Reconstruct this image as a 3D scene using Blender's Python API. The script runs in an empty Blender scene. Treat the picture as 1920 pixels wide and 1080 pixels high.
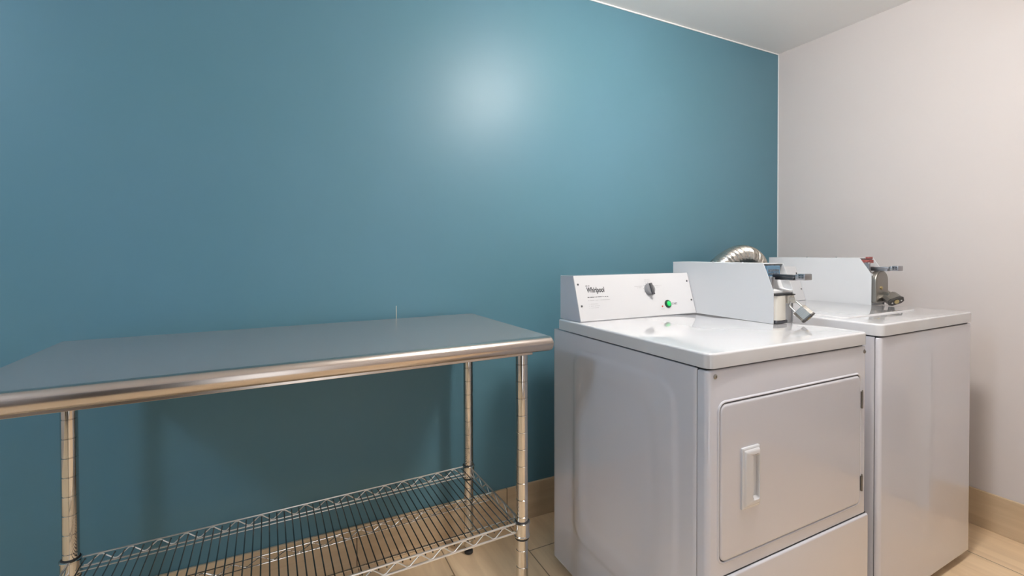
import bpy, bmesh, math, random
from mathutils import Vector, Matrix
random.seed(7)
S = bpy.context.scene
C = S.collection
R = math.radians
# ---------------------------------------------------------------- camera
F = 859.14; YAW = R(26.0516); PIT = R(0.6582); ROLL = R(-0.1076)
cd = bpy.data.cameras.new('camera'); cam = bpy.data.objects.new('camera', cd); C.objects.link(cam)
cd.sensor_fit = 'HORIZONTAL'; cd.sensor_width = 36; cd.lens = F / 1920 * 36
cd.shift_y = -54.80 / 1920; cd.clip_start = 0.02
cam.location = (0, -1.7603, 1.1563)
cam.rotation_euler = (Matrix.Rotation(-YAW, 3, 'Z') @ Matrix.Rotation(math.pi / 2 - PIT, 3, 'X') @ Matrix.Rotation(ROLL, 3, 'Z')).to_euler()
S.camera = cam
# ---------------------------------------------------------------- world, exposure, lamps
S.view_settings.view_transform = 'Standard'; S.view_settings.look = 'None'
S.view_settings.gamma = 1; S.view_settings.use_curve_mapping = False
S.view_settings.exposure = 0.27
w = bpy.data.worlds.new('room_air'); S.world = w; w.use_nodes = True
w.node_tree.nodes['Background'].inputs[0].default_value = (0.9, 0.93, 1, 1)
w.node_tree.nodes['Background'].inputs[1].default_value = 0.05
XR = 2.622; CH = 2.334; YB = -2.75; XL = -2.3; BH = 0.156

def area(name, loc, rot, size, power, col, shape='DISK', sy=None):
    l = bpy.data.lights.new(name, 'AREA'); l.shape = shape; l.size = size; l.energy = power; l.color = col
    if sy: l.size_y = sy
    o = bpy.data.objects.new(name, l); C.objects.link(o); o.location = loc; o.rotation_euler = rot
    return o
# the two ceiling lamps glow themselves: (x, y), emission strength, colour (built further down as ceiling_lamp)
LAMPS = [((1.21, -1.14), 112, (1.0, 0.955, 0.91)), ((-1.75, -1.35), 78, (0.60, 0.79, 1.0))]
# added fill light, set in an unseen opening behind the camera
area('added_fill_light', (0.25, YB - 0.05, 1.06), (R(90), 0, 0), 0.55, 5, (0.95, 0.97, 1.0), 'RECTANGLE', 2.0)

# ---------------------------------------------------------------- materials
def mat(name, col, rough=0.5, metal=0.0, coat=0.0, spec=0.5, coat_r=0.05):
    m = bpy.data.materials.new(name); m.use_nodes = True
    b = m.node_tree.nodes['Principled BSDF']
    b.inputs['Base Color'].default_value = (*col, 1); b.inputs['Roughness'].default_value = rough
    b.inputs['Metallic'].default_value = metal; b.inputs['Coat Weight'].default_value = coat
    b.inputs['Coat Roughness'].default_value = coat_r
    b.inputs['Specular IOR Level'].default_value = spec
    return m
def nd(m, t): return m.node_tree.nodes.new(t)
def lk(m, a, b): m.node_tree.links.new(a, b)
def bsdf(m): return m.node_tree.nodes['Principled BSDF']
def noise_bump(m, scale, strength, dist=0.001, detail=3, stretch=None):
    tc = nd(m, 'ShaderNodeTexCoord'); n = nd(m, 'ShaderNodeTexNoise'); n.inputs['Scale'].default_value = scale
    n.inputs['Detail'].default_value = detail
    src = tc.outputs['Object']
    if stretch:
        mp = nd(m, 'ShaderNodeMapping'); mp.inputs['Scale'].default_value = stretch; lk(m, src, mp.inputs[0]); src = mp.outputs[0]
    lk(m, src, n.inputs['Vector'])
    b = nd(m, 'ShaderNodeBump'); b.inputs['Strength'].default_value = strength; b.inputs['Distance'].default_value = dist
    lk(m, n.outputs['Fac'], b.inputs['Height']); lk(m, b.outputs[0], bsdf(m).inputs['Normal'])
    return n
def mottle(m, c1, c2, scale, stretch=(1, 1, 1), detail=4):
    tc = nd(m, 'ShaderNodeTexCoord'); mp = nd(m, 'ShaderNodeMapping'); mp.inputs['Scale'].default_value = stretch
    n = nd(m, 'ShaderNodeTexNoise'); n.inputs['Scale'].default_value = scale; n.inputs['Detail'].default_value = detail
    r = nd(m, 'ShaderNodeValToRGB'); r.color_ramp.elements[0].position = 0.35; r.color_ramp.elements[1].position = 0.65
    r.color_ramp.elements[0].color = (*c1, 1); r.color_ramp.elements[1].color = (*c2, 1)
    lk(m, tc.outputs['Object'], mp.inputs[0]); lk(m, mp.outputs[0], n.inputs['Vector']); lk(m, n.outputs['Fac'], r.inputs[0])
    lk(m, r.outputs[0], bsdf(m).inputs['Base Color'])
    return r
M = {}
M['blue'] = mat('blue_wall_paint', (.075, .19, .26), .41, spec=.34)
mottle(M['blue'], (.096, .218, .274), (.103, .224, .288), 1.6); noise_bump(M['blue'], 14, .10, .002, 5)
def scuff(m, x0, z0, z1, hw):          # a chip in the paint, its own small shape on the wall
    tc = nd(m, 'ShaderNodeTexCoord'); sp = nd(m, 'ShaderNodeSeparateXYZ'); lk(m, tc.outputs['Object'], sp.inputs[0])
    def cmp(src, c_, e_):
        n = nd(m, 'ShaderNodeMath'); n.operation = 'COMPARE'; lk(m, src, n.inputs[0]); n.inputs[1].default_value = c_; n.inputs[2].default_value = e_; return n.outputs[0]
    mu = nd(m, 'ShaderNodeMath'); mu.operation = 'MULTIPLY'
    lk(m, cmp(sp.outputs['X'], x0, hw), mu.inputs[0]); lk(m, cmp(sp.outputs['Z'], (z0 + z1) / 2, (z1 - z0) / 2), mu.inputs[1])
    mx = nd(m, 'ShaderNodeMixRGB'); old = bsdf(m).inputs['Base Color'].links[0].from_socket
    lk(m, mu.outputs[0], mx.inputs[0]); lk(m, old, mx.inputs[1]); mx.inputs[2].default_value = (.55, .52, .42, 1)
    lk(m, mx.outputs[0], bsdf(m).inputs['Base Color'])
scuff(M['blue'], .369, .90, .958, .0013)
M['greige'] = mat('warm_white_wall_paint', (.655, .605, .585), .55); noise_bump(M['greige'], 16, .1, .002, 5)
M['ceil'] = mat('ceiling_paint', (.93, .915, .905), .45); noise_bump(M['ceil'], 30, .06, .001)
M['caulk'] = mat('white_caulk', (.82, .83, .83), .5)
M['enamel'] = mat('white_enamel', (.61, .61, .66), .18, spec=.6, coat=1.0, coat_r=.025)
M['enamel_top'] = mat('white_enamel_gloss', (.62, .62, .635), .10, coat=.8, coat_r=.02)
M['panel_white'] = mat('white_console_print', (.58, .58, .59), .35)
M['case_white'] = mat('white_powder_coat', (.62, .63, .645), .38)
M['cream'] = mat('cream_enamel', (.62, .59, .53), .3)
M['dark'] = mat('dark_gap', (.02, .02, .022), .6)
M['chrome'] = mat('chrome', (.66, .63, .59), .08, 1)
M['rail'] = mat('chrome_rail_lamp_gleam', (.80, .76, .72), .28, 1)  # lighter base colour stands in for the lamp's gleam on the rails
M['chrome_dark'] = mat('chrome_wire_dark_reflection', (.22, .21, .20), .22, 1)  # dark wall reflection is put into the wire colour
M['roll'] = mat('brushed_rolled_steel', (.62, .55, .50), .24, 1)
noise_bump(M['roll'], 60, .05, .001, 3, (.05, 4, 4))
M['steel'] = mat('stainless_sheet', (.49, .475, .47), .26, .70)
noise_bump(M['steel'], 50, .03, .001, 3, (.05, 3, 3))
M['lock_steel'] = mat('laminated_lock_steel', (.30, .285, .26), .36, 1)
M['lock_dark'] = mat('lock_rim_dark', (.10, .095, .09), .4, .8)
M['slide_dark'] = mat('dark_slide_metal', (.12, .125, .135), .3, .9)
M['slide_grey'] = mat('grey_slide_metal', (.42, .42, .44), .32, 1)
M['grey_knob'] = mat('grey_knob_plastic', (.20, .20, .21), .35)
M['grey_knob_d'] = mat('dark_knob_grip', (.07, .07, .075), .35)
M['green'] = mat('green_button_plastic', (.01, .55, .12), .3)
M['green_d'] = mat('dark_green_bezel', (.002, .04, .015), .3)
M['red'] = mat('red_indicator', (.45, .05, .03), .4)
M['ink'] = mat('black_ink', (.02, .02, .025), .6)
M['ink_grey'] = mat('grey_ink', (.42, .42, .43), .6)
M['brass'] = mat('brass_core', (.5, .4, .2), .35, 1)
M['red_label'] = mat('red_coin_label', (.35, .10, .09), .5)
M['blue_reflection'] = mat('blue_reflection_plate', (.10, .20, .30), .5)  # blue reflection in the dryer's coin recess, put into the colour
M['rubber'] = mat('black_rubber', (.03, .03, .03), .7)
M['hinge'] = mat('hinge_metal', (.20, .19, .17), .4, 1)
M['foil'] = mat('aluminium_foil', (.50, .475, .43), .24, 1)
noise_bump(M['foil'], 160, .35, .002, 2)
M['door'] = mat('painted_door', (.50, .47, .44), .35)
M['dark_wood'] = mat('dark_stained_wood', (.10, .07, .05), .45); mottle(M['dark_wood'], (.08, .055, .04), (.13, .09, .06), 3, (1, 1, .1))
M['louver'] = mat('louvre_metal', (.36, .34, .33), .4)

def tile(name, c1, c2, grout, off, size, axis='floor', rough=.28):
    m = mat(name, c1, rough)
    tc = nd(m, 'ShaderNodeTexCoord'); mp = nd(m, 'ShaderNodeMapping'); br = nd(m, 'ShaderNodeTexBrick')
    src = tc.outputs['Object']
    sep = nd(m, 'ShaderNodeSeparateXYZ'); cmb = nd(m, 'ShaderNodeCombineXYZ'); lk(m, src, sep.inputs[0])
    if axis == 'floor':   # long side along y
        lk(m, sep.outputs['Y'], cmb.inputs[0]); lk(m, sep.outputs['X'], cmb.inputs[1])
    elif axis == 'x':
        lk(m, sep.outputs['X'], cmb.inputs[0]); lk(m, sep.outputs['Z'], cmb.inputs[1])
    else:
        lk(m, sep.outputs['Y'], cmb.inputs[0]); lk(m, sep.outputs['Z'], cmb.inputs[1])
    lk(m, cmb.outputs[0], mp.inputs[0]); mp.inputs['Location'].default_value = (off[0], off[1], 0)
    lk(m, mp.outputs[0], br.inputs['Vector'])
    br.inputs['Scale'].default_value = 1; br.inputs['Brick Width'].default_value = size[0]; br.inputs['Row Height'].default_value = size[1]
    br.inputs['Mortar Size'].default_value = .0022; br.inputs['Mortar Smooth'].default_value = .1
    br.inputs['Color1'].default_value = (*c1, 1); br.inputs['Color2'].default_value = (*c2, 1); br.inputs['Mortar'].default_value = (*grout, 1)
    br.inputs['Bias'].default_value = 0
    br.offset = .5 if axis == 'floor' else 0
    n = nd(m, 'ShaderNodeTexNoise'); n.inputs['Scale'].default_value = 3.2; n.inputs['Detail'].default_value = 7; n.inputs['Distortion'].default_value = .6
    mp2 = nd(m, 'ShaderNodeMapping'); mp2.inputs['Scale'].default_value = (1, 9, 1)
    lk(m, cmb.outputs[0], mp2.inputs[0]); lk(m, mp2.outputs[0], n.inputs['Vector'])
    rp = nd(m, 'ShaderNodeValToRGB'); rp.color_ramp.elements[0].position = .3; rp.color_ramp.elements[1].position = .7
    rp.color_ramp.elements[0].color = (.84, .80, .76, 1); rp.color_ramp.elements[1].color = (1, 1, 1, 1)
    lk(m, n.outputs['Fac'], rp.inputs[0])
    mx = nd(m, 'ShaderNodeMixRGB'); mx.blend_type = 'MULTIPLY'; mx.inputs[0].default_value = 1
    lk(m, br.outputs['Color'], mx.inputs[1]); lk(m, rp.outputs[0], mx.inputs[2]); lk(m, mx.outputs[0], bsdf(m).inputs['Base Color'])
    b = nd(m, 'ShaderNodeBump'); b.inputs['Strength'].default_value = .4; b.inputs['Distance'].default_value = .002; b.invert = True
    lk(m, br.outputs['Fac'], b.inputs['Height']); lk(m, b.outputs[0], bsdf(m).inputs['Normal'])
    return m
M['floor'] = tile('beige_wood_look_tile', (.93, .70, .455), (.88, .66, .425), (.36, .25, .15), (0.2, -.835 + .305 * 3), (.61, .305))
M['base_x'] = tile('beige_base_tile_back', (.70, .54, .36), (.66, .51, .34), (.20, .14, .09), (-.83 + 6.1, 0.3), (.61, 1.0), 'x')
M['base_y'] = tile('beige_base_tile_right', (.70, .54, .36), (.66, .51, .34), (.20, .14, .09), (6.3, 0.3), (.61, 1.0), 'y')

# ---------------------------------------------------------------- mesh helpers
def obj(name, bm, m, parent=None, smooth=False, loc=None, rot=None, angle=40):
    bmesh.ops.recalc_face_normals(bm, faces=bm.faces)
    me = bpy.data.meshes.new(name); bm.to_mesh(me); bm.free()
    for x in (m if isinstance(m, (list, tuple)) else [m]): me.materials.append(M[x])
    if smooth:
        for p in me.polygons: p.use_smooth = True
        me.set_sharp_from_angle(angle=R(angle))
    o = bpy.data.objects.new(name, me); C.objects.link(o)
    if parent: o.parent = parent
    if loc: o.location = loc
    if rot: o.rotation_euler = rot
    return o
def box(bm, a, b, bev=0, seg=3, mi=0):
    v = [bm.verts.new((x, y, z)) for x in (a[0], b[0]) for y in (a[1], b[1]) for z in (a[2], b[2])]
    fs = [bm.faces.new([v[i] for i in q]) for q in ((0, 1, 3, 2), (4, 6, 7, 5), (0, 4, 5, 1), (2, 3, 7, 6), (0, 2, 6, 4), (1, 5, 7, 3))]
    for f in fs: f.material_index = mi
    if bev:
        es = list({e for f in fs for e in f.edges})
        r = bmesh.ops.bevel(bm, geom=es, offset=bev, segments=seg, profile=.5, affect='EDGES')
        for f in r['faces']: f.material_index = mi
    return v
def rrect(x0, y0, x1, y1, r, n=6):
    """rounded rectangle outline, counter-clockwise; r is one radius or four (bl, br, tr, tl)"""
    if not isinstance(r, (list, tuple)): r = (r,) * 4
    pts = []
    for (cx, cy, sx, sy, a0), rr in zip(((x0, y0, 1, 1, 180), (x1, y0, -1, 1, 270), (x1, y1, -1, -1, 0), (x0, y1, 1, -1, 90)), r):
        if rr <= 0: pts.append((cx, cy)); continue
        for i in range(n + 1):
            a = R(a0 + 90 * i / n); pts.append((cx + sx * rr + rr * math.cos(a), cy + sy * rr + rr * math.sin(a)))
    return pts
def inset(pts, d):
    n = len(pts); out = []
    for i in range(n):
        p0 = Vector(pts[i - 1]); p1 = Vector(pts[i]); p2 = Vector(pts[(i + 1) % n])
        a = (p1 - p0); b = (p2 - p1)
        if a.length < 1e-9: a = b
        if b.length < 1e-9: b = a
        a.normalize(); b.normalize()
        n1 = Vector((-a.y, a.x)); n2 = Vector((-b.y, b.x)); m_ = (n1 + n2)
        if m_.length < 1e-6: m_ = n1
        m_.normalize(); k = max(.3, m_.dot(n1)); out.append(tuple(p1 + m_ * d / k))
    return out
def loft(bm, rings, cap=(True, True), closed=True, mi=0):
    vs = [[bm.verts.new(p) for p in r] for r in rings]
    n = len(vs[0])
    for a, b in zip(vs, vs[1:]):
        for i in range(n if closed else n - 1):
            j = (i + 1) % n
            f = bm.faces.new((a[i], a[j], b[j], b[i])); f.material_index = mi
    if cap[0]: f = bm.faces.new(vs[0][::-1]); f.material_index = mi
    if cap[1]: f = bm.faces.new(vs[-1]); f.material_index = mi
    return vs
def slab(bm, outline, z0, z1, bev=.004, seg=4, mp=lambda x, y, z: (x, y, z), both=False, mi=0):
    """a plate of the outline between z0 and z1 with its z1 rim rounded; mp maps it into space"""
    rings = []
    s = 1 if z1 > z0 else -1
    if both:
        for i in range(seg + 1):
            a = math.pi / 2 * i / seg; rings.append([mp(x, y, z0 + s * bev * (1 - math.sin(a))) for x, y in inset(outline, bev * (1 - math.cos(a)))][:])
        rings = rings[:]
        rings = [[mp(x, y, z0 + s * bev * (1 - math.sin(R(90 * i / seg)))) for x, y in inset(outline, bev * (1 - math.cos(R(90 * (i) / seg))) if False else bev * (1 - math.sin(R(90 * i / seg)) * 0 - math.sin(R(90 * i / seg))))] for i in range(seg + 1)]
    else:
        rings = [[mp(x, y, z0) for x, y in outline]]
    for i in range(seg + 1):
        a = math.pi / 2 * i / seg
        rings.append([mp(x, y, z1 - s * bev * (1 - math.sin(a))) for x, y in inset(outline, bev * (1 - math.cos(a)))])
    loft(bm, rings, mi=mi)
def frame_of(d):
    d = Vector(d).normalized(); u = d.cross(Vector((0, 0, 1)))
    if u.length < 1e-4: u = Vector((1, 0, 0))
    u.normalize(); return u, d.cross(u).normalized()
def tube(bm, pts, r, n=8, cap=True, mi=0):
    pts = [Vector(p) for p in pts]; rr = r if isinstance(r, (list, tuple)) else [r] * len(pts)
    rings = []; u = None
    for i, p in enumerate(pts):
        d = (pts[min(i + 1, len(pts) - 1)] - pts[max(i - 1, 0)]).normalized()
        if u is None: u, v = frame_of(d)
        else:
            u = (u - d * u.dot(d)).normalized()
        v = d.cross(u)
        rings.append([p + rr[i] * (u * math.cos(2 * math.pi * k / n) + v * math.sin(2 * math.pi * k / n)) for k in range(n)])
    loft(bm, rings, (cap, cap), mi=mi)
def lathe(bm, prof, n=24, mp=lambda x, y, z: (x, y, z), mi=0):
    """prof: (radius, height) from bottom to top"""
    loft(bm, [[mp(r * math.cos(2 * math.pi * k / n), r * math.sin(2 * math.pi * k / n), h) for k in range(n)] for r, h in prof], mi=mi)
def tag(o, label=None, cat=None, group=None, kind=None):
    if label: o['label'] = label
    if cat: o['category'] = cat
    if group: o['group'] = group
    if kind: o['kind'] = kind
    return o
def empty(name, loc, rz=0):
    o = bpy.data.objects.new(name, None); C.objects.link(o); o.location = loc; o.rotation_euler = (0, 0, rz); o.empty_display_size = .1
    return o
def text_mesh(name, body, size, m, parent, mtx, shear=0, bold=0, xs=1, align='LEFT'):
    cu = bpy.data.curves.new(name + '_curve', 'FONT'); cu.body = body; cu.size = size; cu.shear = shear; cu.offset = bold; cu.extrude = .0002; cu.align_x = align
    t = bpy.data.objects.new(name + '_tmp', cu); C.objects.link(t)
    dg = bpy.context.evaluated_depsgraph_get(); dg.update()
    me = bpy.data.meshes.new_from_object(t.evaluated_get(dg)); bpy.data.objects.remove(t); bpy.data.curves.remove(cu)
    me.name = name
    me.transform(mtx @ Matrix.Diagonal((xs, 1, 1, 1))); me.materials.clear(); me.materials.append(M[m])
    o = bpy.data.objects.new(name, me); C.objects.link(o); o.parent = parent
    return o

# ---------------------------------------------------------------- setting
def struct(name, bm, m, **k): return tag(obj(name, bm, m, **k), kind='structure')
T = .1
bm = bmesh.new(); box(bm, (XL - T, YB - T, -T), (XR + T, T, 0)); struct('floor', bm, 'floor')
bm = bmesh.new(); box(bm, (XL - T, YB - T, CH), (XR + T, T, CH + T)); struct('ceiling', bm, 'ceil')
bm = bmesh.new(); box(bm, (XL - T, 0, 0), (XR, T, CH)); struct('wall_back', bm, 'blue')
bm = bmesh.new()      # right wall with the doorway cut out of it
DY0, DY1, DZ = -2.32, -1.27, 2.05
box(bm, (XR, DY1, 0), (XR + T, T, CH)); box(bm, (XR, YB - T, 0), (XR + T, DY0, CH)); box(bm, (XR, DY0, DZ), (XR + T, DY1, CH))
struct('wall_right', bm, 'greige')
bm = bmesh.new(); box(bm, (XL - T, YB, 0), (XL, 0, CH)); struct('wall_left', bm, 'greige')
bm = bmesh.new()
OX0, OX1, OZ = -.95, .55, 2.1
box(bm, (XL - T, YB - T, 0), (OX0, YB, CH)); box(bm, (OX1, YB - T, 0), (XR, YB, CH)); box(bm, (OX0, YB - T, OZ), (OX1, YB, CH))
struct('wall_front', bm, 'greige')
# white caulk lines round the blue wall
bm = bmesh.new(); box(bm, (XL, -.005, CH - .006), (XR, 0, CH), .001, 1); struct('trim_1', bm, 'caulk')
bm = bmesh.new(); box(bm, (XR - .004, -.006, BH), (XR, 0, CH - .006), .001, 1); struct('trim_2', bm, 'caulk')
# tile baseboards
bm = bmesh.new(); box(bm, (XL, -.010, 0), (XR - .010, 0, BH), .002, 2); struct('baseboard_back', bm, 'base_x')
bm = bmesh.new(); box(bm, (XR - .010, DY1 + .07, 0), (XR, 0, BH), .002, 2); struct('baseboard_right', bm, 'base_y')
# door on the right wall, outside the frame but mirrored in the machines
bm = bmesh.new()
for a, b in (((XR - .018, DY1, 0), (XR, DY1 + .07, DZ + .07)), ((XR - .018, DY0 - .07, 0), (XR, DY0, DZ + .07)), ((XR - .018, DY0, DZ), (XR, DY1, DZ + .07))):
    box(bm, a, b, .003, 2)
struct('trim_3', bm, 'case_white')
bm = bmesh.new(); box(bm, (XR + .02, DY0, .008), (XR + .06, DY1, DZ)); dr = struct('door_1', bm, 'door')
bm = bmesh.new()
for k in range(11):
    z = .25 + k * .033
    vs = [bm.verts.new(p) for p in ((XR + .018, DY0 + .15, z), (XR + .018, DY1 - .08, z), (XR + .002, DY1 - .08, z - .012), (XR + .002, DY0 + .15, z - .012))]
    f = bm.faces.new(vs); e = bmesh.ops.extrude_face_region(bm, geom=[f]); bmesh.ops.translate(bm, vec=(0, 0, .003), verts=[v for v in e['geom'] if isinstance(v, bmesh.types.BMVert)])
obj('door_louvre', bm, 'louver', dr)
bm = bmesh.new(); box(bm, (-2.05, YB, 0), (-1.15, YB + .04, 2.05), .002, 1)
for z0_, z1_ in ((.15, .95), (1.08, 1.92)): box(bm, (-1.93, YB + .036, z0_), (-1.27, YB + .046, z1_), .004, 2)
d2 = struct('added_dark_door', bm, 'dark_wood')  # unseen door, added to darken reflections in the chrome and enamel
# unseen corridor floor and far wall, added dark for the reflections
bm = bmesh.new(); box(bm, (-1.6, YB - 1.5, -T), (1.4, YB - T, 0)); box(bm, (-1.6, YB - 1.6, -T), (1.4, YB - 1.5, CH)); struct('added_dark_corridor', bm, 'dark_wood')
# ceiling lamps
def ceiling_lamp(lamp, label):
    (x, y), st, col = lamp
    e = tag(empty('ceiling_lamp', (x, y, CH)), label, 'lamp', 'flush ceiling lamps')
    m = mat('lit_diffuser', (.9, .9, .88), .4); M['lit'] = m
    bsdf(m).inputs['Emission Color'].default_value = (*col, 1); bsdf(m).inputs['Emission Strength'].default_value = st
    bm = bmesh.new(); lathe(bm, [(.15, -.001), (.15, -.012), (.145, -.016), (.06, -.016), (.045, -.03), (.045, -.073), (.04, -.073), (.04, -.001)], 48); obj('lamp_base', bm, 'case_white', e, True)
    bm = bmesh.new(); lathe(bm, [(.0001, -.070)] + [(.125 * math.cos(R(t)), -.140 - .07 * math.sin(R(t))) for t in range(-90, 91, 10)][1:-1] + [(.0001, -.210)], 48); obj('diffuser', bm, 'lit', e, True)
ceiling_lamp(LAMPS[0], 'round white dome ceiling lamp above and in front of the dryer')
ceiling_lamp(LAMPS[1], 'round white dome ceiling lamp at the left end of the room')

# ---------------------------------------------------------------- work table (top's back right corner at the origin of tt)
ZT = .915; TW = 1.2293; TD = .572
tt = tag(empty('work_table', (.6656, -.0298, 0), R(2.0278)), 'stainless steel work table on chrome legs with a wire shelf, along the blue wall', 'table')
th = .022
bm = bmesh.new()
# sheet with turned-down back and side edges, and an underside stiffener
box(bm, (-TW, -TD, ZT - .0016), (0, 0, ZT)); box(bm, (-TW, -.0016, ZT - .035), (0, 0, ZT - .0017))
box(bm, (-.0016, -TD + .004, ZT - .034), (0, -.0018, ZT - .0017)); box(bm, (-TW, -TD + .004, ZT - .034), (-TW + .0016, -.0018, ZT - .0017))
box(bm, (-TW + .03, -TD + .10, ZT - .028), (-.03, -TD + .14, ZT - .002)); box(bm, (-TW + .03, -.14, ZT - .028), (-.03, -.10, ZT - .002))
obj('tabletop', bm, 'steel', tt)
# rolled front edge: hollow roll with its lower lip returning under the top
RR = .0215
prof = [(-TD, ZT)]
for i in range(0, 19):
    a = R(90 + i * 15); prof.append((-TD + RR * math.cos(a) * 1.0 - .0, ZT - RR + RR * math.sin(a)))
prof += [(-TD + .020, ZT - 2 * RR + .014), (-TD + .034, ZT - 2 * RR + .008), (-TD + .034, ZT - 2 * RR + .003), (-TD + .0, ZT - 2 * RR - .001)]
bm = bmesh.new()
rp = [(-TD + RR * math.cos(R(90 + 10 * i)), ZT - RR + RR * math.sin(R(90 + 10 * i))) for i in range(0, 37)][:-1]
def rring(x, k): return [(x, -TD + (y + TD) * k, ZT - RR + (z - ZT + RR) * k) for y, z in rp]
loft(bm, [rring(-TW, .55), rring(-TW - .003, .8), rring(-TW, 1), rring(0, 1), rring(.003, .96), rring(.006, .85), rring(.007, .6)])
obj('rolled_edge', bm, 'roll', tt, True)
bm = bmesh.new(); box(bm, (-TW + .002, -TD - .001, ZT - 2 * RR - .0065), (-.055, -TD + .024, ZT - 2 * RR + .001), .0008, 1); obj('edge_lip', bm, 'roll', tt)
# where the wall stops the sheet, legs
LX = (-.0505, -TW + .0505); c, s = math.cos(R(2.0278)), math.sin(R(2.0278))
lrx, llx = .6178 - .6656, -.5315 - .6656 + 0.0; LYR, LYF = -.0738, -.4952; ZS = .3247
LR = .0182
def leg(x, y, nm='leg'):
    bm = bmesh.new(); p = [(LR * .9, .028), (LR, .030)]
    z = .0537
    while z < ZT - .045:
        p += [(LR, z - .0016), (LR - .0013, z - .0006), (LR - .0013, z + .0006), (LR, z + .0016)]; z += .0512
    p += [(LR, ZT - .036), (LR + .006, ZT - .036), (LR + .006, ZT - .004), (LR, ZT - .0018)]
    lathe(bm, p, 28); o = obj('leg', bm, 'chrome', tt, True, (x, y, 0), angle=30)
    bm = bmesh.new(); lathe(bm, [(.012, 0), (.0165, .002), (.0165, .010), (.009, .014), (.009, .026), (.0178, .0275), (.0178, .03)], 20); obj('foot', bm, 'rubber', o, True)
for x in (lrx, llx):
    for y in (LYR, LYF): leg(x, y)
# wire shelf
zt = .3390     # top wires
bm = bmesh.new(); n = 53
for k in range(n):
    x = llx + .03 + (lrx - llx - .06) * k / (n - 1)
    pts = [(x, LYF - .000, zt - .0085), (x, LYF + .006, zt - .0042), (x, LYR - .006, zt - .0042), (x, LYR, zt - .0085)]
    tube(bm, pts, .0018, 6)
sh = obj('wire_shelf', bm, 'chrome_dark', tt, True)
def truss(p0, p1, zt_, zb, r=.0026, rz=.0017, pitch=.064, double=False, name='shelf_rail', mt='rail'):
    bm = bmesh.new(); p0 = Vector((*p0, 0)); p1 = Vector((*p1, 0)); d = p1 - p0; L_ = d.length; d.normalize(); nrm = Vector((-d.y, d.x, 0))
    tube(bm, [p0 + Vector((0, 0, zt_)), p1 + Vector((0, 0, zt_))], r, 8)
    tube(bm, [p0 + Vector((0, 0, zb)), p1 + Vector((0, 0, zb))], r, 8)
    if double: tube(bm, [p0 + nrm * double + Vector((0, 0, zb)), p1 + nrm * double + Vector((0, 0, zb))], r * .8, 8)
    k = max(2, round((L_ - .02) / pitch * 2)); pts = []
    for i in range(k + 1):
        q = p0 + d * (.01 + (L_ - .02) * i / k); z = zt_ - .004 if i % 2 else zb + .004
        for e in (-.004, .004): pts.append(q + d * e + Vector((0, 0, z)))
    tube(bm, pts, rz, 6)
    return obj(name, bm, mt, sh, True)
g = .020
truss((llx + g, LYR), (lrx - g, LYR), zt, .3115, double=-.021, r=.0023)
truss((llx + g, LYF), (lrx - g, LYF), zt, .3115, r=.0031)
truss((lrx, LYF + g), (lrx, LYR - g), zt, .3115)
truss((llx, LYF + g), (llx, LYR - g), zt, .3115)
truss((llx + .01, -.285), (lrx - .004, -.285), zt - .0085, .3080, r=.0018, rz=.0013, pitch=.066, name='centre_brace', mt='chrome')
bm = bmesh.new(); tube(bm, [(llx + .004, LYF + .038, zt - .0082), (lrx - .004, LYF + .038, zt - .0082)], .0024, 8); obj('stiffening_wire', bm, 'chrome', sh, True)
for x in (lrx, llx):
    for y in (LYR, LYF):
        bm = bmesh.new()
        r_ = .0235
        lathe(bm, [(LR + .0005, zt + .003), (r_ - .0015, zt + .003), (r_ + .0012, zt + .0015), (r_ + .0012, zt - .001), (r_ - .001, zt - .003), (r_ - .001, .3035), (r_ + .0008, .301), (r_ + .0004, .2975), (LR + .0005, .2975)], 28)
        o = obj('collar', bm, 'chrome', sh, True, (x, y, 0), angle=30)
        bm = bmesh.new(); lathe(bm, [(LR + .0003, .290), (r_ - .0025, .290), (r_ - .0018, .2972), (LR + .0003, .2972)], 24)
        obj('collar_sleeve', bm, 'rubber', sh, True, (x, y, 0))
        bm = bmesh.new(); lathe(bm, [(LR + .0003, zt + .0032), (LR + .003, zt + .0032), (LR + .0018, zt + .0065), (LR + .0003, zt + .0065)], 24)
        obj('collar_ring', bm, 'rubber', sh, True, (x, y, 0))

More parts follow.
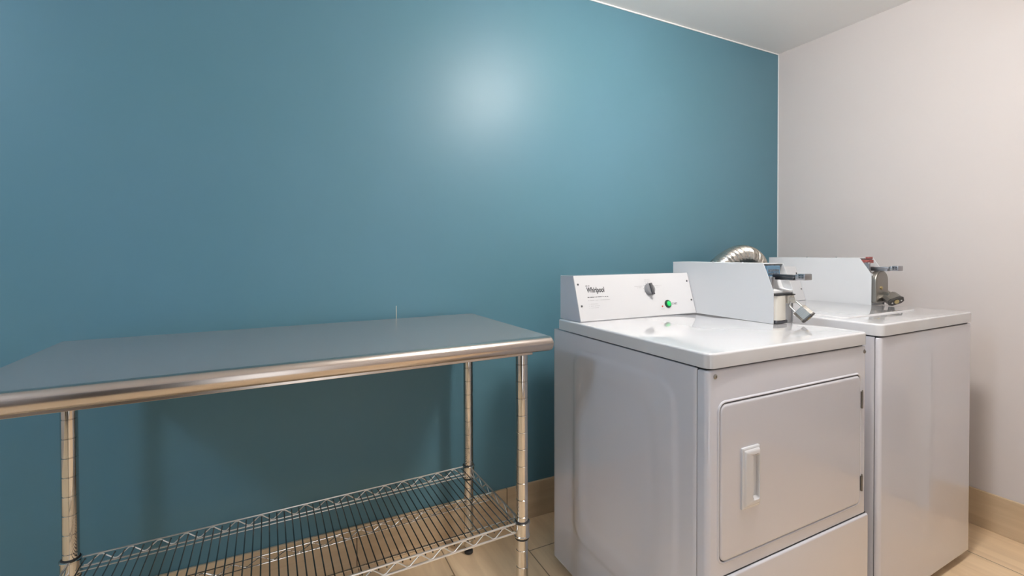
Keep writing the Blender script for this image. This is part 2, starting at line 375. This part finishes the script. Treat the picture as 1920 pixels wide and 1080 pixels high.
# ---------------------------------------------------------------- laundry machines
XZ = lambda x, z, y: (x, y, z)          # slab axis -> y
def screw(name, parent, x, y, z, r, m='chrome', nrm=None):
    bm = bmesh.new()
    lathe(bm, [(r, 0), (r, .0012), (r * .75, .0026), (r * .35, .0031), (r * .33, .0022), (0.0001, .0022)], 16)
    o = obj(name, bm, m, parent, True)
    o.matrix_local = Matrix.Translation((x, y, z)) @ (nrm if nrm else Matrix.Rotation(R(90), 4, 'X'))
    return o
def bodyframe(root, W, D, H, DS, yb, z0, seam, emboss, frontw):
    """cabinet with embossed side panels, wrap-round front panel and rounded top"""
    zc = H - DS - .0045
    bm = bmesh.new(); box(bm, (.001, -D + seam + .0005, z0), (W - .001, yb, zc), .0015, 1)
    cab = obj('cabinet', bm, 'enamel', root)
    # side skins: height field pushed out along x
    def sd(y, z, a, b, cc, d, r):
        qx = abs(y - (a + b) / 2) - (b - a) / 2 + r; qz = abs(z - (cc + d) / 2) - (d - cc) / 2 + r
        return math.hypot(max(qx, 0), max(qz, 0)) + min(max(qx, qz), 0) - r
    def ss(t): t = min(max(t, 0), 1); return t * t * (3 - 2 * t)
    for sx, x0 in ((-1, 0), (1, W)):
        bm = bmesh.new(); ny, nz = 110, 120; g_ = []
        y0, y1 = -D + seam, yb
        for i in range(ny + 1):
            row = []
            for j in range(nz + 1):
                y = y0 + (y1 - y0) * i / ny; z = z0 + (zc - z0) * j / nz; h = .0025
                if emboss:
                    a = sd(y, z, -.56 + .012 * math.sin((z - .15) / .7 * math.pi) * -1, -.088, .165, .835, .07); h += .0032 * ss(-a / .022)
                    b = sd(y, z, -.485 - .03 * math.sin(max(0, min(1, (z - .2) / .6)) * math.pi), -.135, .225, .78, .08); h -= .0022 * ss(-b / .045)
                edge = min(ss((y - y0) / .004 + .25), ss((y1 - y) / .004 + .25)); row.append(bm.verts.new((x0 + sx * (h * edge), y, z)))
            g_.append(row)
        for i in range(ny):
            for j in range(nz): bm.faces.new((g_[i][j], g_[i + 1][j], g_[i + 1][j + 1], g_[i][j + 1]))
        # give the skin thickness
        bnd = [e for e in bm.edges if e.is_boundary]
        r = bmesh.ops.extrude_edge_only(bm, edges=bnd)
        for v in [v for v in r['geom'] if isinstance(v, bmesh.types.BMVert)]: v.co.x = x0 - sx * .0
        obj('side_panel', bm, 'enamel', root, True, angle=50)
    # front panel: open-backed pan with rounded vertical corners
    zf = zc - .001
    bm = bmesh.new()
    out = rrect(-.0015, -D, W + .0015, -D + seam - .0025, (.014, .014, 0, 0), 8)
    slab(bm, out, z0 + .002, zf, .005, 4)
    fp = obj('front_panel', bm, 'enamel', root, True, angle=35)
    # black block standing in for the shade inside the seams
    bm = bmesh.new(); box(bm, (.004, -D + .01, z0 + .01), (W - .004, -D + seam + .01, H - DS + .0005)); obj('seam_shade', bm, 'dark', root)
    # top with rounded corners
    bm = bmesh.new()
    out = rrect(-.003, -D - .004, W + .003, yb - .03 if yb > .05 else .0, (.022, .022, .004, .004), 8)
    slab(bm, out, H - DS, H, .006, 5)
    tp = obj('top_panel', bm, 'enamel_top', root, True, angle=35)
    # plinth and levelling feet
    for x in (.05, W - .05):
        for y in (-D + .06, -.05):
            bm = bmesh.new(); lathe(bm, [(.018, 0), (.02, .003), (.02, .009), (.008, .012), (.008, z0 + .004)], 16); obj('foot', bm, 'rubber', root, True, (x, y, 0))
    return cab, fp, tp

def console(root, W0, W1, H, lettered):
    P = [(-.115, H + .0005), (-.068, H + .158), (.0125, H + .155), (.0125, H + .0005)]
    bm = bmesh.new(); loft(bm, [[(x, y, z) for y, z in P] for x in (W0, W0 + .0015, W1 - .0015, W1)])
    con = obj('control_console', bm, 'enamel', root)
    # printed front plate overlapping the console
    ux = Vector((0, .047, .1577)).normalized(); nz = Vector((0, -.1577, .047)).normalized()
    def FP(x, s_, d=0): return Vector((x, -.115, H)) + ux * s_ + nz * d
    bm = bmesh.new(); L_ = math.hypot(.047, .1577)
    slab(bm, rrect(W0 + .0005, .002, W1 - .0005, L_ + .001, .002, 2), 0, .0028, .001, 2, lambda x, y, z: FP(x, y, z))
    pl = obj('fascia', bm, 'panel_white', con)
    bm = bmesh.new(); vs = [(W0 + .0004, L_ + .0008), (W1 - .0004, L_ + .0008)]
    box(bm, (W0, -.07, H + .1562), (W1, .0125, H + .1582), .0008, 1); obj('console_cap', bm, 'enamel_top', con)
    B = Matrix(((1, 0, 0), (0, ux.y, nz.y), (0, ux.z, nz.z))).to_4x4()
    def at(x, s_, d=.0029): return Matrix.Translation(FP(x, s_, d)) @ B
    for x, s_ in ((W0 + .0135, .133), (W0 + .0145, .0561), (W1 - .0135, .1312), (W1 - .0115, .0544)):
        screw('screw', con, 0, 0, 0, .0036, 'grey_knob_d').matrix_local = at(x, s_)
    # selector knob
    kx, ks = .3475, .1045
    bm = bmesh.new(); lathe(bm, [(.0235, 0), (.0235, .003), (.0215, .005), (.0200, .0105), (.018, .0125), (0.0001, .013)], 32)
    kb = obj('selector_knob', bm, 'grey_knob', con, True); kb.matrix_local = at(kx, ks)
    bm = bmesh.new(); box(bm, (-.0055, -.0235, .010), (.0055, .0215, .0195), .002, 2)
    bm2 = obj('knob_grip', bm, 'grey_knob_d', kb, True); bm2.rotation_euler = (0, 0, R(6))
    # start button
    bm = bmesh.new(); lathe(bm, [(.0155, 0), (.0155, .003), (.0125, .0065), (.0105, .0065), (.0105, .003)], 28)
    bb = obj('start_button', bm, 'green_d', con, True); bb.matrix_local = at(.4255, .0441)
    bm = bmesh.new(); lathe(bm, [(.010, .002), (.010, .007), (.008, .0085), (0.0001, .009)], 24); obj('button_cap', bm, 'green', bb, True)
    bm = bmesh.new(); lathe(bm, [(.0032, 0), (.0032, .0015), (.0015, .0024), (0.0001, .0026)], 14); obj('indicator_light', bm, 'red', con, True).matrix_local = at(.3955, .0363)
    if not lettered: return con
    text_mesh('lettering_start', 'START', .0115, 'ink', con, at(.4465, .0395), xs=.85)
    text_mesh('lettering_brand', 'Whirlpool', .0262, 'ink', con, at(.0590, .1030), shear=.12, bold=.0007, xs=.70)
    # thin swoosh ring round the name
    bm = bmesh.new(); pts = []
    for i in range(15, 62):
        a = 2 * math.pi * i / 60; q = Vector((.030 * math.cos(a), .0075 * math.sin(a), 0)); q = Matrix.Rotation(R(28), 3, 'Z') @ q
        pts.append(at(.106, .1085, .0029) @ q)
    tube(bm, pts, .00022, 5); obj('brand_ring', bm, 'ink_grey', con)
    # small print too small to read: rows of short strokes
    rnd = random.Random(3)
    def block(name, rows):
        bm = bmesh.new()
        for x0, x1, s_, h, mi in rows:
            x = x0
            while x < x1:
                l = rnd.uniform(.0012, .0028)
                v = [bm.verts.new(at(px, py, .0031).translation) for px, py in ((x, s_), (min(x + l, x1), s_), (min(x + l, x1), s_ + h), (x, s_ + h))]
                f = bm.faces.new(v); f.material_index = mi; x += l + (.0006 if rnd.random() < .82 else .003)
        obj(name, bm, ['ink', 'ink_grey'], con)
    block('brand_line', [(.057, .074, .1255, .0028, 0)])
    block('subtitle_lines', [(.058, .149, .0845, .0026, 0), (.058, .153, .0730, .0026, 1)])
    block('instruction_lines', [(.0585, .0605, .0600, .0018, 1), (.066, .098, .0600, .0022, 1), (.0585, .0605, .0530, .0018, 1), (.066, .105, .0530, .0022, 1), (.0585, .0605, .0460, .0018, 1), (.066, .100, .0460, .0022, 1)])
    block('top_setting_lines', [(.332, .358, .1405, .0026, 1), (.330, .362, .1355, .0020, 1)])
    block('left_setting_lines', [(.278, .316, .1165, .0024, 1), (.290, .312, .1105, .0022, 1)])
    block('right_setting_lines', [(.378, .412, .1165, .0024, 1), (.382, .402, .1105, .0020, 1)])
    block('lower_setting_line', [(.338, .360, .0700, .0022, 1)])
    block('light_caption', [(.388, .404, .0250, .002, 1)])
    bm = bmesh.new()
    for i in range(9):
        a = R(200 - i * 27.5); p = (kx + .0275 * math.cos(a), ks + .0275 * math.sin(a))
        bm.faces.new([bm.verts.new(at(p[0] + dx_, p[1] + dy_, .0031).translation) for dx_, dy_ in ((-.0009, -.0009), (.0009, -.0009), (.0009, .0009), (-.0009, .0009))])
    obj('dial_marks', bm, 'ink', con)
    return con

def meter_case(root, x0, x1, yb, zt_, yt, ym, zm, H, dryer):
    """coin meter housing: cheeks, slanted coin recess, vault door below"""
    H = H + .0006
    bm = bmesh.new(); th_ = .002
    full = [(ym, H), (ym, zm), (yt, zt_), (yb, zt_), (yb, H)]
    for a, b in ((x0, x0 + th_), (x1 - th_, x1)): loft(bm, [[(x, y, z) for y, z in full] for x in (a, b)])
    dpt = .034
    core = [(ym + .006, H), (ym + .006, zm - .003), (ym + .004, zm), (ym + dpt + .004, zm + .004), (yt + dpt, zt_ - .003), (yt + .004, zt_ - .002), (yt + .001, zt_), (yb, zt_), (yb, H)]
    core = [(ym + .006, H), (ym + .006, zm - .001), (ym + dpt, zm + .006), (yt + dpt, zt_ - .002), (yt, zt_ - .002), (yt, zt_), (yb, zt_), (yb, H)]
    loft(bm, [[(x, y, z) for y, z in core] for x in (x0 + th_, x1 - th_)])
    mc = obj('meter_case', bm, 'case_white', root)
    xm = (x0 + x1) / 2
    # lip under the recess
    bm = bmesh.new(); box(bm, (x0 + th_, ym + .0005, zm - .008), (x1 - th_, ym + .008, zm), .001, 1); obj('recess_lip', bm, 'case_white', mc)
    # coin chute plate with rows of slots
    lab = 'blue_reflection' if dryer else 'red_label'
    bm = bmesh.new(); box(bm, (x0 + .008, ym + dpt - .006, zm + .045), (x1 - .03, ym + dpt + .012, zt_ - .008), .001, 1, 0)
    for i in range(9):
        for j in range(2):
            x = x0 + .014 + i * .0065; z = zm + .052 + j * .012
            box(bm, (x, ym + dpt - .0075, z), (x + .0025, ym + dpt - .0055, z + .008), 0, 1, 1)
    obj('coin_label', bm, [lab, 'slide_grey' if dryer else 'red_label'], mc)
    bm = bmesh.new(); box(bm, (x0 + .004, ym + .010, zm + .002), (x0 + .018, ym + dpt + .004, zm + .048), .003, 2); obj('chute_block', bm, 'slide_grey', mc)
    # coin slide: flat carrier and pushed-out tongue with notched end
    zl = 1.0915 if not dryer else 1.0775
    yl = -.4617 if not dryer else -.5187
    xs0, xs1 = xm - .018, xm + .018
    bm = bmesh.new()
    box(bm, (xs0, yl + .034, zl - .004), (xs1, ym + dpt, zl + .006), .002, 2, 0)
    box(bm, (xs0 + .004, yl + .040, zl - .012), (xs1 - .004, ym + .022, zl - .003), .002, 2, 0)
    sl = obj('coin_slide', bm, 'slide_dark' if dryer else 'slide_grey', mc, True)
    bm = bmesh.new(); box(bm, (xs0 - .001, yl + .023, zl - .010), (xs1 + .001, yl + .033, zl + .009), .003, 2)
    box(bm, (xs0 - .002, yl, zl - .010), (xs1 + .002, yl + .024, zl + .011), .0025, 2)
    hd = obj('slide_handle', bm, 'slide_grey', sl, True)
    bm = bmesh.new()
    for a, b in ((.004, .010), (.014, .019)):
        for z in (-.0035, .003): box(bm, (xs0 - .0027, yl + a, zl + z), (xs0 - .0018, yl + b, zl + z + .0035))
    obj('handle_notches', bm, 'slide_dark', hd)
    # vault door, rounded front
    bm = bmesh.new()
    zb, zv = H + .012, zm - .010
    if dryer:
        pr = [(x0 + .004, ym + .006), (x0 + .006, ym - .004), (x0 + .012, ym - .009), (x0 + .030, ym - .011), (x0 + .050, ym - .009), (x0 + .062, ym - .002), (x0 + .064, ym + .006)]
        loft(bm, [[(x, y, z) for x, y in pr] for z in (zb, zv - .006)]); vd = obj('vault_door', bm, 'cream', mc, True, angle=50)
        bm = bmesh.new(); box(bm, (x0 + .004, ym - .0085, zb - .011), (x0 + .064, ym + .005, zb - .0002), .002, 1); obj('vault_shadow', bm, 'slide_dark', mc)  # dark bar painted in for the shadow below the vault door
        bm = bmesh.new(); box(bm, (x0 + .003, ym - .010, zv - .0055), (x1 - .004, ym + .006, zv - .002)); obj('vault_gap', bm, 'dark', mc)
        bm = bmesh.new(); box(bm, (x0 + .066, ym - .008, zv - .034), (x1 - .006, ym + .006, zv - .006), .002, 2)
        box(bm, (x0 + .074, ym - .024, zv - .032), (x0 + .079, ym - .006, zv - .012), .0015, 2)
        obj('hasp', bm, 'cream', mc)
    else:
        oc = rrect(x0 + .004, H + .012, x1 - .004, zm + .014, (.01, .01, .045, .045), 8)
        slab(bm, oc, ym + .006, ym - .016, .006, 4, lambda x, z, y: (x, y, z)); vd = obj('vault_door', bm, 'lock_steel', mc, True, angle=40)
        bm = bmesh.new(); lathe(bm, [(.007, 0), (.007, .004), (.004, .005), (.0001, .005)], 16); k = obj('vault_lock', bm, 'brass', mc, True); k.matrix_local = Matrix.Translation((xm - .012, ym - .016, H + .075)) @ Matrix.Rotation(R(90), 4, 'X')
        bm = bmesh.new(); box(bm, (xm + .006, ym - .036, H + .030), (xm + .011, ym - .014, H + .058), .0015, 2); obj('hasp', bm, 'lock_steel', mc)
    # two case screws standing on its cover
    for y in (yt + .25, yt + .12):
        bm = bmesh.new(); lathe(bm, [(.004, 0), (.004, .002), (.0022, .0035), (.0001, .0036)], 12); obj('screw', bm, 'slide_grey', mc, True, (xm, y, zt_))
    return mc

# --- dryer
DW, DD, DH, DS = .6775, .6577, .918, .0365
dry = tag(empty('dryer', (.8881, -.3361, 0), R(.3151)), 'white front-loading coin dryer with pull-open front door, beside the steel table', 'dryer')
bodyframe(dry, DW, DD, DH, DS, .0358, .030, .0337, True, 0)
console(dry, .0128, .5655, DH, True)
meter_case(dry, .5668, .6735, .0058, 1.1205, -.3994, -.436, 1.0287, DH, True)
YF = -DD
for x, z in ((.0222, .8615), (.6645, .8595)): screw('screw', dry, x, YF, z, .0060, 'lock_steel')
# door: dished pan with a rolled rim, a black sheet for its shadow gap, handle and hinges
def ring(outl, prof, name, m, parent):
    bm = bmesh.new(); rr = [[(x, YF - h, z) for x, z in inset(outl, d_)] for d_, h in prof]
    loft(bm, rr + [rr[0]], (False, False)); return obj(name, bm, m, parent, True, angle=60)
ol = rrect(.0290, .4010, .6480, .8005, .027, 8)
ring(ol, [(0, -.0005), (.0005, .0004), (.0020, .0022), (.0038, .0032), (.0052, .0028), (.0064, .0014), (.0068, -.0008), (.003, -.001)], 'door_frame', 'enamel', dry)
bm = bmesh.new(); slab(bm, rrect(.0350, .4070, .6420, .7945, .022, 8), YF + .0005, YF - .0004, .0002, 1, XZ); obj('door_shadow_gap', bm, 'dark', dry)
bm = bmesh.new(); ol = rrect(.0372, .4092, .6398, .7918, .020, 8)
rings = [[(x, YF - .0002, z) for x, z in ol]]
for d_, h in ((0, .0010), (.0010, .0026), (.0028, .0038), (.0052, .0045), (.0085, .0046)): rings.append([(x, YF - h, z) for x, z in inset(ol, d_)])
loft(bm, rings); dd_ = obj('door', bm, 'enamel', dry, True, angle=50)
yd = YF - .0046
# handle plate with the finger pocket sunk in its right half
hx0, hx1, hz0, hz1 = .1085, .1740, .5215, .6750
def hr(x0, z0, x1, z1, r, h): return [(x, yd - h, z) for x, z in rrect(x0, z0, x1, z1, r, 3)]
bm = bmesh.new()
loft(bm, [hr(hx0, hz0, hx1, hz1, .003, -.001), hr(hx0, hz0, hx1, hz1, .003, .0035), hr(hx0 + .0015, hz0 + .0015, hx1 - .0015, hz1 - .0015, .003, .0048),
          hr(hx0 + .006, hz0 + .006, hx1 - .003, hz1 - .006, .003, .0052), hr(hx0 + .008, hz0 + .008, hx1 - .004, hz1 - .008, .003, .0078),
          hr(hx0 + .011, hz0 + .012, hx1 - .005, hz1 - .012, .003, .0090), hr(hx0 + .034, hz0 + .019, hx1 - .0065, hz1 - .019, .005, .0092),
          hr(hx0 + .038, hz0 + .022, hx1 - .0075, hz1 - .022, .005, .0060), hr(hx0 + .040, hz0 + .026, hx1 - .0090, hz1 - .026, .004, .0004)])
hd = obj('handle', bm, 'enamel_top', dd_, True, angle=35)
for z0_, z1_ in ((.6915, .7445), (.4430, .4915)):
    bm = bmesh.new(); box(bm, (.6455, YF - .004, z0_ - .001), (.6525, YF + .001, z1_ + .001), .0008, 1)
    tube(bm, [(.6440, YF - .0045, z0_ + .002), (.6440, YF - .0045, z1_ - .002)], .0032, 10); obj('hinge', bm, 'hinge', dry, True)
# lower access panel
bm = bmesh.new(); box(bm, (.004, YF - .0009, .3620), (DW - .004, YF + .002, .3728)); obj('panel_gap', bm, 'dark', dry)
bm = bmesh.new(); slab(bm, rrect(-.001, .034, DW + .001, .3700, .006, 4), YF - .0005, YF - .0070, .0050, 5, XZ); obj('lower_panel', bm, 'enamel', dry, True, angle=50)

# --- washer
WW, WD, WH, WS = .6627, .6577, .9334, .0375
cw, sw = math.cos(R(1.3768)), math.sin(R(1.3768))
wl = (1.6562 - .6577 * sw, -.9859 + .6577 * cw, 0)
was = tag(empty('washing_machine', wl, R(1.3768)), 'white top-loading coin washing machine right of the dryer, against the pale wall', 'washing machine')
bodyframe(was, WW, WD, WH, WS, .045, .030, .0167, False, 0)
console(was, .0128, .5440, WH, False)
meter_case(was, .5455, .6545, .0648, 1.1345, -.3392, -.3829, 1.0671, WH, False)
bm = bmesh.new(); slab(bm, rrect(.035, -.540, .5400, -.140, .025, 8), WH - .0005, WH + .0045, .004, 4); obj('lid', bm, 'enamel_top', was, True, angle=50)
bm = bmesh.new(); box(bm, (.18, -.5395, WH + .0008), (.36, -.5385, WH + .002)); obj('lid_grip', bm, 'enamel', was)

# ---------------------------------------------------------------- padlocks
def padlock(loc, axis, wdir, label, sc=1.0):
    """axis: from shackle to keyway; wdir: across the two shackle bars"""
    a = Vector(axis).normalized(); w_ = Vector(wdir); w_ = (w_ - a * w_.dot(a)).normalized(); t = a.cross(w_)
    e = tag(empty('padlock', loc), label, 'padlock', 'laminated steel padlocks on the coin vaults')
    e.matrix_world = Matrix.Translation(loc) @ Matrix((w_, t, -a)).transposed().to_4x4() @ Matrix.Scale(sc, 4)
    W2, H_, T2 = .0225, .036, .0125
    bm = bmesh.new()
    ol = [(-W2, -T2 * .55), (-W2 * .62, -T2), (W2 * .62, -T2), (W2, -T2 * .55), (W2, T2 * .55), (W2 * .62, T2), (-W2 * .62, T2), (-W2, T2 * .55)]
    rings = []; n_ = 7
    rings.append([(x * .93, y * .9, 0) for x, y in ol])
    for i in range(n_):
        z0_ = -H_ * i / n_; z1_ = -H_ * (i + 1) / n_
        rings += [[(x, y, z0_ - .0006) for x, y in ol], [(x, y, z1_ + .0006) for x, y in ol], [(x * .975, y * .96, z1_) for x, y in ol]]
    loft(bm, rings); bd = obj('lock_body', bm, 'lock_steel', e)
    bm = bmesh.new(); ol2 = [(x * 1.05, y * 1.06) for x, y in ol]
    loft(bm, [[(x, y, -H_ + .001) for x, y in ol2], [(x, y, -H_ - .003) for x, y in ol2], [(x * .92, y * .88, -H_ - .0045) for x, y in ol2]]); obj('bumper', bm, 'lock_dark', e)
    bm = bmesh.new(); lathe(bm, [(.0075, -H_ - .0062), (.0075, -H_ - .004)], 18); kc = obj('key_cylinder', bm, 'brass', e, True)
    for x in (-.014, .014):
        bm = bmesh.new(); lathe(bm, [(.0028, -H_ - .0062), (.0028, -H_ - .004)], 10); obj('rivet', bm, 'chrome', e, True, (x, 0, 0))
    bm = bmesh.new(); sr = .0132; pts = [(-sr, 0, -.004)] + [(-sr, 0, .018)] + [(sr * math.cos(R(180 - 15 * i)), 0, .020 + sr * math.sin(R(15 * i))) for i in range(13)] + [(sr, 0, .018), (sr, 0, -.004)]
    tube(bm, pts, .0038, 12); obj('shackle', bm, 'chrome', e, True)
    return e
def dl(x, y, z): c_, s_ = math.cos(R(.3151)), math.sin(R(.3151)); return Vector((.8881 + x * c_ - y * s_, -.3361 + x * s_ + y * c_, z))
def wloc(x, y, z): return Vector((wl[0] + x * cw - y * sw, wl[1] + x * sw + y * cw, z))
padlock(dl(.648, -.472, .9675), (.12, -.70, -.62), (.35, -.62, .70), 'steel padlock hanging tilted from the dryer coin box')
padlock(wloc(.628, -.408, .9745), (-.42, -.72, -.36), (.76, -.48, .42), 'steel padlock lying on the washing machine top below its coin box', 1.22)

# ---------------------------------------------------------------- flexible exhaust duct
bm = bmesh.new()
ctrl = [Vector(p) for p in ((1.70, -.215, .80), (1.745, -.21, .96), (1.86, -.20, 1.060), (2.005, -.185, 1.130), (2.130, -.17, 1.138), (2.222, -.155, 1.080), (2.245, -.14, .93), (2.235, -.135, .70), (2.22, -.13, .45), (2.22, -.12, .30))]
def cr(p0, p1, p2, p3, t): return .5 * ((2 * p1) + (-p0 + p2) * t + (2 * p0 - 5 * p1 + 4 * p2 - p3) * t * t + (-p0 + 3 * p1 - 3 * p2 + p3) * t ** 3)
pts = []
q = [ctrl[0] * 2 - ctrl[1]] + ctrl + [ctrl[-1] * 2 - ctrl[-2]]
for i in range(len(q) - 3):
    for k in range(48): pts.append(cr(q[i], q[i + 1], q[i + 2], q[i + 3], k / 48))
pts.append(ctrl[-1])
# resample evenly and corrugate
acc = [0]
for a, b in zip(pts, pts[1:]): acc.append(acc[-1] + (b - a).length)
L_ = acc[-1]; N = int(L_ / .0018); rs = []; j = 0
for i in range(N + 1):
    t = L_ * i / N
    while j < len(acc) - 2 and acc[j + 1] < t: j += 1
    rs.append(pts[j].lerp(pts[j + 1], (t - acc[j]) / max(1e-9, acc[j + 1] - acc[j])))
rad = [.0535 + .0022 * math.cos(2 * math.pi * (i * L_ / N) / .0085) + random.uniform(-.0004, .0004) for i in range(N + 1)]
tube(bm, rs, rad, 32)
tag(obj('exhaust_duct', bm, 'foil', smooth=True, angle=60), 'flexible silver foil exhaust duct arching up behind the dryer and washing machine', 'duct')
